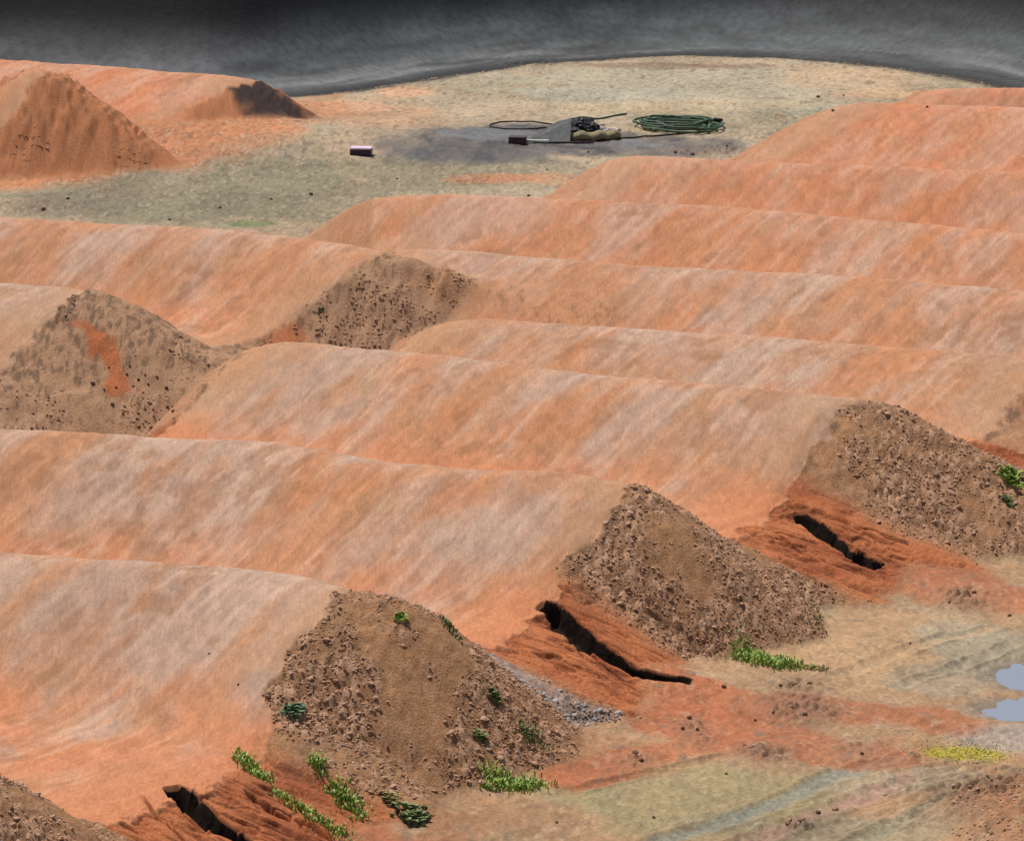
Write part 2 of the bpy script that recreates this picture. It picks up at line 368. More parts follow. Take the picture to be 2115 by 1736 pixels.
    blot((1250, 1560, 170, 50), (.42, .215, .105), .7); blot((1000, 1690, 260, 45), (.40, .22, .115), .8); blot((820, 1720, 200, 50), (.37, .19, .095), .8)
    for pts, wd, cc, ss in TRACKS:
        d, t = seg_dist(x + .10 * n2w, y + .2 * n2w, pts)
        col = mix(col, C(*cc), (1 - sst(wd * .4, wd * 1.2, d + .25 * wd * n3)) * ss * flat)
    fs0 = fbm(x * 1.2, y * .6, 4, 165)
    for pts, wd in (([ug(1300, 1400), ug(1480, 1460), ug(1700, 1475), ug(1960, 1490)], .50), ([ug(1400, 1480), ug(1600, 1540), ug(1800, 1560)], .55),
                    ([ug(1800, 1170), ug(1990, 1215), ug(2180, 1240)], .75), ([ug(480, 1690), ug(700, 1740), ug(900, 1790)], .6), ([ug(1180, 1610), ug(1300, 1570), ug(1480, 1530)], .35)):
        d, t = seg_dist(x + .25 * n2w, y + .5 * n2w, pts)
        col = mix(col, C(.43, .145, .062), (1 - sst(wd * .8, wd * 1.5, d + .3 * wd * fs0)) * (.95 - .25 * t) * flat)
    col = mix(col, C(.40, .175, .08), hcm * .85)
    col = mix(col, C(.22, .13, .075), hcm * sst(.1, .4, fbm(x * 6, y * 4, 3, 87)) * .7)
    yel = ell(1990, 1556, 80, 15, .7)
    col = mix(col, C(.42, .34, .035), yel * .85)
    for (c, r0, hh) in MUDW:
        dd = np.hypot(x - c[0], (y - c[1]) * .6) / r0; col = mix(col, C(.25, .17, .11), np.exp(-dd ** 2 * 1.3) * .45)
    pudm = np.zeros(x.shape)
    for (c, rx, ry) in PUD:
        pudm = np.maximum(pudm, np.exp(-((((x - c[0]) / rx) ** 2 + ((y - c[1]) / (ry * 2.2)) ** 2) ** 1.5)))
    col = mix(col, C(.22, .18, .14), sst(.15, .7, pudm) * .7)
    # dark drain line round the berm
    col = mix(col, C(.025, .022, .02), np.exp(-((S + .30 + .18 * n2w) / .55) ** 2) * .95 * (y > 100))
    fs = fbm(x * .9, y * .3, 4, 145); fs2 = fbm(x * 5.0 + .8 * n2w, y * 2.0, 4, 146, .6); fs3 = fbm(x * 14, y * 5.0, 3, 148, .6)
    col = col * (1 + (.22 * fs + (.24 + .12 * far) * fs2 + (.22 + .10 * far) * fs3) * flat * infr)[:, None]
    col = mix(col, C(.12, .085, .055), sst(.30, .5, fs2 + .45 * fs3 + .2 * n2w) * flat * infr * (.35 + .3 * far))
    col = mix(col, C(.55, .44, .29), sst(.28, .5, .7 * fs3 - .6 * fs2) * flat * infr * (1 - wet) * (.25 + .2 * far))
    specks = sst(.42, .62, n3 + .3 * n2) * infr
    col = mix(col, C(.20, .15, .10), specks * .55 * flat)
    # ridden clay: pale worn streaks over orange
    farm = sst(58, 88, b)
    orange = mix(np.tile(C(.475, .220, .105), (len(x), 1)), C(.53, .197, .088), farm)
    pale = mix(np.tile(C(.475, .305, .215), (len(x), 1)), C(.52, .262, .160), farm)
    sa = a - .17 * b
    st = fbm(sa * .95 + .25 * vn(a * .4, b * .4, 155), b * .4, 4, 151) + .5 * fbm(sa * 3.0, b * .9, 4, 152)
    fa = np.where(owner >= 0, Q, 0)
    tr = mix(orange, pale, .05 + .88 * np.clip(sst(-.5, .65, st + .45 * (fa - .4) + .35 * (1 - sst(40, 47, b))) , 0, 1))
    tr = mix(tr, C(.50, .20, .085), sst(.2, .55, fbm(sa * 1.3, b * .6, 4, 153)) * .6)
    tr = mix(tr, C(.42, .22, .11), sst(.3, .6, fbm(sa * 2.6, b * 1.4, 4, 154)) * .6)
    tr = mix(tr, C(.54, .21, .095), sst(.55, .97, 1 - fa) * sst(-.6, .2, n2w) * .85)
    tr = mix(tr, C(.36, .17, .08), sst(.45, .7, n3) * .30)
    hair = fbm(sa * 9 + .5 * vn(a * 2, b * 2, 156), b * 1.05, 4, 157, .62)
    tr = tr * (1 + .20 * hair + .10 * n3)[:, None]
    tr = mix(tr, C(.54, .37, .265), sst(.10, .55, hair + .5 * st) * .38 * (1 - .4 * farm))
    scuff = fbm(sa * 3.2, b * 2.1, 4, 158) + .5 * fbm(a * .5, b * .5, 2, 159)
    tr = mix(tr, C(.32, .15, .07), sst(.36, .60, scuff) * .5)
    # crumbled dirt where the ridden clay gives way to the bank
    edge = sst(-1.6, -.4, side) * sst(-.25, .25, n2w + .2) * (owner >= 0)
    tr = mix(tr, C(.46, .255, .135), edge * .6)
    col = mix(col, tr, inside)
    # banks
    bk = np.tile(C(.46, .225, .10), (len(x), 1))
    bk = mix(bk, C(.46, .25, .13), sst(-.1, .5, n1) * .8)
    bk = mix(bk, C(.30, .16, .08), sst(.0, .5, n2w) * .6)
    bk = mix(bk, C(.25, .125, .06), np.clip(stony * 1.3, 0, 1) * .7 * nearbank)
    stonec = mix(np.tile(C(.38, .195, .095), (len(x), 1)), C(.60, .35, .21), rd_all)
    bk = mix(bk, stonec, np.clip(cl_all * 1.4, 0, 1) * np.clip(stony * 1.2, 0, 1))
    farb = (owner > 9).astype(float)
    bk = mix(bk, C(.52, .20, .085), farb * (owner > 11) * .9)
    bk = mix(bk, C(.47, .275, .16), farb * (owner < 12) * .7)
    bk = mix(bk, C(.10, .065, .04), sst(.14, .40, fbm(x * 13, y * 6, 4, 147, .65) + .25 * sst(.7, 1.3, over) - .10) * farb * (.6 - .35 * (owner > 11)))
    orb = (((owner > 3) & (owner < 10)) | ((owner >= 0) & (owner < 4) & (a < -26))).astype(float)
    bk = mix(bk, .5 * tr + .5 * C(.52, .25, .125)[None, :], orb * .92)
    # grey gravel run along the back of the weedy bank
    g0 = [hit(p, q)[:2] for p, q in ((1000, 1345), (1080, 1400), (1180, 1455), (1240, 1490))]
    d, t = seg_dist(x + .12 * n2w, y + .2 * n2w, g0)
    gravel = (1 - sst(.25, .6, d)) * bankm
    bk = mix(bk, mix(np.tile(C(.32, .25, .21), (len(x), 1)), C(.52, .44, .40), rd_all), gravel * .5)
    # fresh orange scrape on the left mound, and the dark end of the far one
    s0 = [hit(p, q)[:2] for p, q in ((190, 690), (225, 740), (250, 790))]
    d, t = seg_dist(x + .08 * n2w, y + .1 * n2w, s0)
    bk = mix(bk, C(.50, .155, .055), (1 - sst(.18, .36, d + .30 * fbm(x * 5, y * 2, 3, 149) + .06)) * .95)
    s1 = [hit(p, q)[:2] for p, q in ((545, 665), (590, 695))]
    d, t = seg_dist(x + .08 * n2w, y + .1 * n2w, s1); bk = mix(bk, C(.52, .18, .07), (1 - sst(.25, .5, d)) * .9)
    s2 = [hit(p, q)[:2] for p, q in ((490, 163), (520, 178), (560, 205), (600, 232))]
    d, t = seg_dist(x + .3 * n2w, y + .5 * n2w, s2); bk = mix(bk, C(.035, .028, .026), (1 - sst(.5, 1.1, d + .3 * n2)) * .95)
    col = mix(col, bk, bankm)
    d, t = seg_dist(x + .3 * n2w, y + .5 * n2w, TAIL)
    col = mix(col, C(.44, .21, .10), (1 - sst(.1, .7, d + .3 * n2)) * (1 - .7 * t) * .7)
    col = mix(col, C(.22, .11, .055), (1 - sst(.15, .5, d)) * sst(.15, .35, fbm(x * 12, y * 6, 3, 166)) * .5)
    col = mix(col, C(.17, .10, .06), lip * sst(.0, .3, fbm(x * 9, y * 5, 3, 94)) * .75)
    cl = mix(np.tile(C(.52, .17, .062), (len(x), 1)), C(.40, .115, .042), sst(-.2, .4, n2w))
    cl = mix(cl, C(.26, .085, .035), (1 - sst(0, .15, rill)) * .55)
    col = mix(col, cl, gul)
    clay_in = inside * sst(-1.6, -.1, side) * (1 - sst(.05, .4, Q)) * ((owner >= 0) & (owner < 4))
    col = mix(col, C(.57, .205, .085), clay_in * .8)
    col = col * (1 + .10 * n3 + .06 * vn(x * 22, y * 14, 161))[:, None]
    # asphalt of the berm: dusty at the foot, fade into shade painted above
    bs = fbm(x * .16 + .9 * vn(x * .07, S * .6, 175), S * 1.1, 4, 171, .6); bs2 = fbm(x * .7, S * 2.0, 3, 172)
    asp = np.tile(C(.085, .089, .090), (len(x), 1)) * (1 + .6 * bs + .5 * bs2)[:, None]
    asp = mix(asp, C(.24, .235, .22), sst(.12, .5, fbm(x * .22, S * 1.6, 4, 173)) * sst(2.4, .5, S) * .7)
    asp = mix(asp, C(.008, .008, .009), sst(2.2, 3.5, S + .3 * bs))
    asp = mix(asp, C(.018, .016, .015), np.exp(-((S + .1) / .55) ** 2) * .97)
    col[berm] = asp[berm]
    col = np.clip(col, .004, .9)
    rough = np.where(berm, .8, .95) - .5 * wet * (~berm) * (1 - np.clip(inside + bank, 0, 1)) - .3 * sst(.3, .8, pudm)
    return dict(P=P, col=col, rough=rough, owner=owner, inside=inside, bankm=bankm, gul=gul, berm=berm, rutid=rutid, side=side, over=over, a=a, b=b, stony=stony, gravel=gravel, cut=cut, infr=infr, hcm=hcm)

F0 = field(X.ravel(), Y.ravel())
G = F0['P'].reshape(NR, NC, 3)
def normals(g):
    gu = np.gradient(g, axis=1); gv = np.gradient(g, axis=0)
    n = np.cross(gu, gv).reshape(-1, 3); n /= np.linalg.norm(n, axis=1)[:, None] + 1e-12
    n[n[:, 2] < 0] *= -1; return n
def quads(nr, nc, off=0):
    q = np.arange((nr - 1) * nc).reshape(nr - 1, nc)[:, :-1].ravel() + off
    return np.stack([q, q + 1, q + nc + 1, q + nc], 1)
# the gullies with the black ruts get a finer weave, three times the grid
RAT = 3; drop = np.zeros((NR - 1, NC - 1), bool); parts = [F0]; NORM = [normals(G)]; FQ = [quads(NR, NC)]; off = NR * NC
for pts, hw_, dep, main in RUTW:
    if not main: continue
    px0 = min(p[0] for p in pts) - .35; px1 = max(p[0] for p in pts) + .35; py0 = min(p[1] for p in pts) - .4; py1 = max(p[1] for p in pts) + .4
    r0 = int(np.searchsorted(ys, max(py0, 38.2))) - 1; r1 = int(np.searchsorted(ys, py1)) + 1
    mc = ((X[r0:r1 + 1] > px0) & (X[r0:r1 + 1] < px1)).any(0); c0 = int(np.argmax(mc)); c1 = int(len(mc) - 1 - np.argmax(mc[::-1]))
    ri = np.linspace(r0, r1, (r1 - r0) * RAT + 1); ci = np.linspace(c0, c1, (c1 - c0) * RAT + 1)
    fy = np.interp(ri, np.arange(NR), ys); tf = np.interp(ci, np.arange(NC), ts)
    fX = tf[None, :] * (np.maximum(fy, 30) * (CX / FPX) * 1.03)[:, None]; fY = np.repeat(fy[:, None], len(tf), 1)
    Fk = field(fX.ravel(), fY.ravel()); nr_, nc_ = fX.shape
    drop[r0:r1, c0:c1] = True; parts.append(Fk); NORM.append(normals(Fk['P'].reshape(nr_, nc_, 3))); FQ.append(quads(nr_, nc_, off)); off += nr_ * nc_
ncoarse = (NR - 1) * (NC - 1)
FALL = np.concatenate(FQ)
K = {k: np.concatenate([f[k] for f in parts]) for k in F0}
P, col, rough, owner, inside, bankm, gul, berm, rutid, side, over, a, b = (K[k] for k in ('P', 'col', 'rough', 'owner', 'inside', 'bankm', 'gul', 'berm', 'rutid', 'side', 'over', 'a', 'b'))
N = np.concatenate(NORM); FACES = FALL
stony, gravel, cut, infr, hcm = (K[k] for k in ('stony', 'gravel', 'cut', 'infr', 'hcm'))
x, y = P[:, 0], P[:, 1]

# ------------------------------------------------------------------ materials
def mat(name):
    m_ = bpy.data.materials.new(name); m_.use_nodes = True
    return m_, m_.node_tree, m_.node_tree.nodes['Principled BSDF']
def nd(t, kind, **kw):
    n = t.nodes.new(kind)
    for k, v in kw.items(): setattr(n, k, v)
    return n
def soil_mat(name, bump=.5, s1=26, s2=90, lo=.72, hi=1.24, streak=0., speck=.0):
    m_, t, p = mat(name); p.inputs['Specular IOR Level'].default_value = .25
    at = nd(t, 'ShaderNodeAttribute', attribute_name='albedo'); ro = nd(t, 'ShaderNodeAttribute', attribute_name='rough')
    tc = nd(t, 'ShaderNodeNewGeometry')
    na = nd(t, 'ShaderNodeTexNoise'); na.inputs['Scale'].default_value = s1; na.inputs['Detail'].default_value = 5; na.inputs['Roughness'].default_value = .65
    nb = nd(t, 'ShaderNodeTexNoise'); nb.inputs['Scale'].default_value = s2; nb.inputs['Detail'].default_value = 3
    for n in (na, nb): t.links.new(tc.outputs['Position'], n.inputs['Vector'])
    mr = nd(t, 'ShaderNodeMapRange'); mr.inputs[1].default_value = .3; mr.inputs[2].default_value = .7; mr.inputs[3].default_value = lo; mr.inputs[4].default_value = hi
    t.links.new(na.outputs[0], mr.inputs[0])
    mx = nd(t, 'ShaderNodeVectorMath', operation='SCALE'); t.links.new(at.outputs['Color'], mx.inputs[0]); t.links.new(mr.outputs[0], mx.inputs['Scale'])
    last = mx.outputs[0]
    def scaled(fac_socket, prev):
        m2 = nd(t, 'ShaderNodeVectorMath', operation='SCALE'); t.links.new(prev, m2.inputs[0]); t.links.new(fac_socket, m2.inputs['Scale']); return m2.outputs[0]
    if streak:                                        # hair-fine sweeping marks along the riding direction
        mp = nd(t, 'ShaderNodeMapping'); mp.inputs['Rotation'].default_value = (0, 0, math.radians(33)); mp.inputs['Scale'].default_value = (30, 4.5, 12)
        t.links.new(tc.outputs['Position'], mp.inputs['Vector'])
        ns = nd(t, 'ShaderNodeTexNoise'); ns.inputs['Scale'].default_value = 1; ns.inputs['Detail'].default_value = 4; ns.inputs['Roughness'].default_value = .7
        t.links.new(mp.outputs[0], ns.inputs['Vector'])
        m3 = nd(t, 'ShaderNodeMapRange'); m3.inputs[1].default_value = .32; m3.inputs[2].default_value = .68; m3.inputs[3].default_value = 1 - streak; m3.inputs[4].default_value = 1 + streak
        t.links.new(ns.outputs[0], m3.inputs[0]); last = scaled(m3.outputs[0], last)
    if speck:                                         # grit
        nv = nd(t, 'ShaderNodeTexNoise'); nv.inputs['Scale'].default_value = 48; nv.inputs['Detail'].default_value = 2; t.links.new(tc.outputs['Position'], nv.inputs['Vector'])
        m4 = nd(t, 'ShaderNodeMapRange'); m4.inputs[1].default_value = .62; m4.inputs[2].default_value = .72; m4.inputs[3].default_value = 1; m4.inputs[4].default_value = 1 - speck
        t.links.new(nv.outputs[0], m4.inputs[0]); last = scaled(m4.outputs[0], last)
    t.links.new(last, p.inputs['Base Color']); t.links.new(ro.outputs['Fac'], p.inputs['Roughness'])
    ad = nd(t, 'ShaderNodeMath', operation='MULTIPLY_ADD'); ad.inputs[1].default_value = .5
    t.links.new(nb.outputs[0], ad.inputs[0]); t.links.new(na.outputs[0], ad.inputs[2])
    bp = nd(t, 'ShaderNodeBump'); bp.inputs['Strength'].default_value = bump; bp.inputs['Distance'].default_value = .03
    t.links.new(ad.outputs[0], bp.inputs['Height']); t.links.new(bp.outputs[0], p.inputs['Normal'])
    return m_
M_soil = soil_mat('packed_clay', .3, 34, 120, .85, 1.13, .12, .28); M_bank = soil_mat('crumbly_dirt', .8, 32, 110, .62, 1.32, 0, .4)
M_ground = soil_mat('sandy_ground', .7, 24, 90, .70, 1.26, 0, .45); M_asph = soil_mat('worn_asphalt', .45, 4, 18, .70, 1.30)
def plain(name, c, r=.6, var=.25, scale=12, bump=.2, c2=None, spec=.4):
    m_, t, p = mat(name); p.inputs['Roughness'].default_value = r; p.inputs['Specular IOR Level'].default_value = spec
    tc = nd(t, 'ShaderNodeTexCoord'); n = nd(t, 'ShaderNodeTexNoise'); n.inputs['Scale'].default_value = scale; n.inputs['Detail'].default_value = 4
    t.links.new(tc.outputs['Object'], n.inputs['Vector'])
    cr_ = nd(t, 'ShaderNodeValToRGB'); cr_.color_ramp.elements[0].position = .3; cr_.color_ramp.elements[1].position = .7
    b_ = c2 or tuple(min(.95, v * (1 + var)) for v in c); a_ = tuple(v * (1 - var) for v in c)
    cr_.color_ramp.elements[0].color = (*a_, 1); cr_.color_ramp.elements[1].color = (*b_, 1)
    t.links.new(n.outputs[0], cr_.inputs[0]); t.links.new(cr_.outputs[0], p.inputs['Base Color'])
    bp = nd(t, 'ShaderNodeBump'); bp.inputs['Strength'].default_value = bump; bp.inputs['Distance'].default_value = .01
    t.links.new(n.outputs[0], bp.inputs['Height']); t.links.new(bp.outputs[0], p.inputs['Normal'])
    return m_
M_rutshade = plain('shaded_rut_black', (.022, .013, .009), .95, .5, 20, .6, spec=.1)  # near black stands in for the shade down in the ruts

# ------------------------------------------------------------------ cutting the sheet into its things
def link(o, parent=None):
    COL.objects.link(o)
    if parent: o.parent = parent
    return o
def tag(o, label=None, cat=None, group=None, kind=None):
    if label: o['label'] = label
    if cat: o['category'] = cat
    if group: o['group'] = group
    if kind: o['kind'] = kind
    return o
def empty(name, loc):
    o = bpy.data.objects.new(name, None); o.location = loc; o.empty_display_size = .3; return link(o)
def sheet(name, fmask, material, parent=None, org=(0, 0, 0)):
    F = FACES[fmask]; u, inv = np.unique(F.ravel(), return_inverse=True)
    me = bpy.data.meshes.new(name); nf = len(F)
    me.vertices.add(len(u)); me.vertices.foreach_set('co', (P[u] - np.array(org)).astype(np.float32).ravel())
    me.loops.add(nf * 4); me.loops.foreach_set('vertex_index', inv.astype(np.int32))
    me.polygons.add(nf); me.polygons.foreach_set('loop_start', np.arange(0, nf * 4, 4, dtype=np.int32))
    me.update(calc_edges=True); me.polygons.foreach_set('use_smooth', np.ones(nf, bool))
    ca = me.attributes.new('albedo', 'FLOAT_COLOR', 'POINT'); ca.data.foreach_set('color', np.concatenate([col[u], np.ones((len(u), 1))], 1).astype(np.float32).ravel())
    ra = me.attributes.new('rough', 'FLOAT', 'POINT'); ra.data.foreach_set('value', rough[u].astype(np.float32))
    me.normals_split_custom_set_from_vertices(N[u].astype(np.float32))
    me.materials.append(material); o = bpy.data.objects.new(name, me); o.location = (0, 0, 0)
    return link(o, parent)
fown = owner[FACES[:, 0]]; fin = inside[FACES].mean(1); fbk = bankm[FACES].mean(1); fg = gul[FACES].mean(1); fbm_ = berm[FACES].mean(1) > .5
frut = rutid[FACES].max(1); fside = side[FACES[:, 0]]; fov = over[FACES].mean(1)
isrut = frut >= 0
lab = np.zeros(len(FACES), int)                      # 0 ground
lab[fbm_] = 1
rel = (fin > .4) & (fown >= 0); lab[rel] = 100 + fown[rel]
leftside = a[FACES[:, 0]] < -31.5
bb = (fbk > .35) & ~rel & (fown >= 0) & ~fbm_
fa_ = a[FACES[:, 0]]; fb_ = b[FACES[:, 0]]
mid = np.zeros(len(FACES), bool)
for L in LANES:
    own = [i for i, r in enumerate(R) if r.lane is L]
    mm = np.isin(fown, own); mid[mm] = fa_[mm] < .5 * (np.interp(fb_[mm], *L['aR']) + np.interp(fb_[mm], *L['aL']))
lab[bb & ~mid] = 200 + fown[bb & ~mid]; lab[bb & mid] = 300 + fown[bb & mid]
gg = (fg > .3) & ~rel & ~(bb) & ~fbm_; lab[gg] = 2
lab[(hcm[FACES[:, 0]] > .30) & (lab == 0)] = 3
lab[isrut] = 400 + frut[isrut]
L2 = lab[:ncoarse].reshape(NR - 1, NC - 1)
for v_ in [k for k in np.unique(lab) if 100 <= k < 400]:      # stray crumbs of a piece go back to the ground
    rr_, cc_ = np.where(L2 == v_); r0_, r1_, c0_, c1_ = rr_.min(), rr_.max() + 1, cc_.min(), cc_.max() + 1
    mk = L2[r0_:r1_, c0_:c1_] == v_; idm = np.where(mk, np.arange(1, mk.size + 1).reshape(mk.shape), 0)
    for it in range(400):
        o_ = idm.copy()
        for _ in range(4):
            idm[1:] = np.where(mk[1:], np.maximum(idm[1:], idm[:-1]), 0); idm[:-1] = np.where(mk[:-1], np.maximum(idm[:-1], idm[1:]), 0)
            idm[:, 1:] = np.where(mk[:, 1:], np.maximum(idm[:, 1:], idm[:, :-1]), 0); idm[:, :-1] = np.where(mk[:, :-1], np.maximum(idm[:, :-1], idm[:, 1:]), 0)
        for q_ in range(1, mk.shape[0]): idm[q_] = np.where(mk[q_], np.maximum(idm[q_], np.where(mk[q_ - 1], idm[q_ - 1], 0)), 0)
        for q_ in range(mk.shape[0] - 2, -1, -1): idm[q_] = np.where(mk[q_], np.maximum(idm[q_], np.where(mk[q_ + 1], idm[q_ + 1], 0)), 0)
        for q_ in range(1, mk.shape[1]): idm[:, q_] = np.where(mk[:, q_], np.maximum(idm[:, q_], np.where(mk[:, q_ - 1], idm[:, q_ - 1], 0)), 0)
        for q_ in range(mk.shape[1] - 2, -1, -1): idm[:, q_] = np.where(mk[:, q_], np.maximum(idm[:, q_], np.where(mk[:, q_ + 1], idm[:, q_ + 1], 0)), 0)
        if (o_ == idm).all(): break
    u_, n_ = np.unique(idm[idm > 0], return_counts=True); keep = u_[np.argmax(n_)]
    sub = L2[r0_:r1_, c0_:c1_]; sub[mk & (idm != keep)] = 0
lab[:ncoarse] = L2.ravel()
lab[:ncoarse][drop.ravel()] = -1
ROOT = {}
g = sheet('ground', lab == 0, M_ground); tag(g, kind='structure')
if (lab == 2).any(): tag(sheet('clay_gully', lab == 2, M_bank), kind='structure')
sh = empty('spoil_heap', (*ug(2150, 1720), GLOW)); tag(sh, 'crumbly orange brown spoil heap with wheel ridges beside the yellow moss', 'spoil heap')
sheet('heap_body', lab == 3, M_bank, sh, (*ug(2150, 1720), GLOW))
ROOT[90] = sh
bo = sheet('asphalt_berm', lab == 1, M_asph); tag(bo, 'dark grey asphalt berm banked around the end of the dirt track', 'berm')
LABELS = ['stony dirt mound end beside the clay gully with the short black rut',
          'pale clay roller whose stony end bank carries most of the green weeds',
          'pale clay roller with brown stony end above one thick grass patch',
          'long clay roller with dark stony end bank above the broad black rut',
          'low worn clay roller just behind the one with the dark stony end',
          'streaked clay roller rising behind the tail of the brown mound',
          'orange clay roller ending beside the green grey sand flat',
          'orange clay roller ending beside the wet grey mud patch',
          'tall smooth orange clay roller below the curved asphalt berm',
          'smooth orange clay rise where the track meets the asphalt berm',
          'brown dirt mound with a fresh orange scrape on its end',
          'orange clay roller ending in a dark speckled brown mound',
          'orange dirt mound with dark lined top beside the green grey flat',
          'orange dirt platform with a blackened end beside the asphalt berm']
for i, r in enumerate(R):
    ids = [100 + i, 200 + i, 300 + i]
    if not np.isin(lab, ids).any(): continue
    k = len(r.a) // 2; aa, bb_ = float(r.a[k]), float(r.b[k])
    ox, oy = aa * RX + bb_ * NX, aa * RY + bb_ * NY
    e = empty('dirt_roller', (ox, oy, 0)); tag(e, LABELS[i], 'dirt mound', 'earth rollers of the dirt track'); ROOT[i] = e
    for lb, nm, mt in ((100 + i, 'riding_surface', M_soil), (200 + i, 'end_bank', M_bank), (300 + i, 'end_bank', M_bank)):
        if (lab == lb).sum() > 20: sheet(nm, lab == lb, mt, e, (ox, oy, 0))
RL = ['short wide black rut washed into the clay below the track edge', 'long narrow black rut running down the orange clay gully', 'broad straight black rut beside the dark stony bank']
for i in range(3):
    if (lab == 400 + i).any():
        o = sheet('erosion_rut', lab == 400 + i, M_rutshade); tag(o, RL[i], 'rut', 'black erosion ruts in the clay gullies')

# ground height at any point, from the finished sheet
def zat(xq, yq):
    xq = np.atleast_1d(xq).astype(float); yq = np.atleast_1d(yq).astype(float)
    ri = np.clip(np.searchsorted(ys, yq) - 1, 0, NR - 2)
    res = np.zeros(len(xq))
    fr = (yq - ys[ri]) / (ys[ri + 1] - ys[ri])
    Zg = G[:, :, 2]
    for k in range(len(xq)):
        r_ = ri[k]; c0 = np.clip(np.searchsorted(X[r_], xq[k]) - 1, 0, NC - 2); c1_ = np.clip(np.searchsorted(X[r_ + 1], xq[k]) - 1, 0, NC - 2)
        def lerp(r2, c): u = (xq[k] - X[r2, c]) / (X[r2, c + 1] - X[r2, c]); return Zg[r2, c] * (1 - u) + Zg[r2, c + 1] * u
        res[k] = lerp(r_, c0) * (1 - fr[k]) + lerp(r_ + 1, c1_) * fr[k]
    return res
# ------------------------------------------------------------------ mesh helpers for the small things
def mesh_obj(name, verts, faces, material, parent=None, smooth=False, loc=(0, 0, 0)):
    me = bpy.data.meshes.new(name); me.from_pydata([tuple(map(float, v)) for v in verts], [], [tuple(f) for f in faces]); me.update()
    if smooth: me.polygons.foreach_set('use_smooth', np.ones(len(me.polygons), bool))
    me.materials.append(material); o = bpy.data.objects.new(name, me); o.location = loc
    return link(o, parent)
def ico(sub=0):
    t = (1 + 5 ** .5) / 2
    v = [(-1, t, 0), (1, t, 0), (-1, -t, 0), (1, -t, 0), (0, -1, t), (0, 1, t), (0, -1, -t), (0, 1, -t), (t, 0, -1), (t, 0, 1), (-t, 0, -1), (-t, 0, 1)]
    f = [(0, 11, 5), (0, 5, 1), (0, 1, 7), (0, 7, 10), (0, 10, 11), (1, 5, 9), (5, 11, 4), (11, 10, 2), (10, 7, 6), (7, 1, 8), (3, 9, 4), (3, 4, 2), (3, 2, 6), (3, 6, 8), (3, 8, 9), (4, 9, 5), (2, 4, 11), (6, 2, 10), (8, 6, 7), (9, 8, 1)]
    v = [np.array(p) / np.linalg.norm(p) for p in v]
    for _ in range(sub):
        c = {}; nf = []
        def md(i, j):
            k = (min(i, j), max(i, j))
            if k not in c: p = v[i] + v[j]; v.append(p / np.linalg.norm(p)); c[k] = len(v) - 1
            return c[k]
        for (i, j, k) in f:
            p, q, r = md(i, j), md(j, k), md(k, i); nf += [(i, p, r), (j, q, p), (k, r, q), (p, q, r)]
        f = nf
    return np.array(v), np.array(f)
IV0, IF0 = ico(0); IV1, IF1 = ico(1)
def lump(v, amt=.28, sq=(1, .85, .65)):
    return v * (1 + amt * (rng.random(len(v)) - .5) * 2)[:, None] * np.array(sq)
M_stone = [plain('pale_clod', (.52, .31, .20), .95, .25, 30, .5), plain('brown_clod', (.38, .22, .125), .95, .3, 30, .5), plain('grey_pebble', (.44, .40, .37), .9, .25, 30, .4)]
M_dark = plain('dark_wet_clod', (.12, .065, .035), .95, .35, 25, .5)
STM = []
for k in range(6):
    me = bpy.data.meshes.new('stone'); me.from_pydata([tuple(p) for p in lump(IV1, .2, (1, .8, .6))], [], [tuple(map(int, q)) for q in IF1]); me.update()
    me.materials.append(M_stone[k % 2 if k < 5 else 2]); STM.append(me)
M_loose = soil_mat('loose_stones', .5, 40, 120, .8, 1.2)

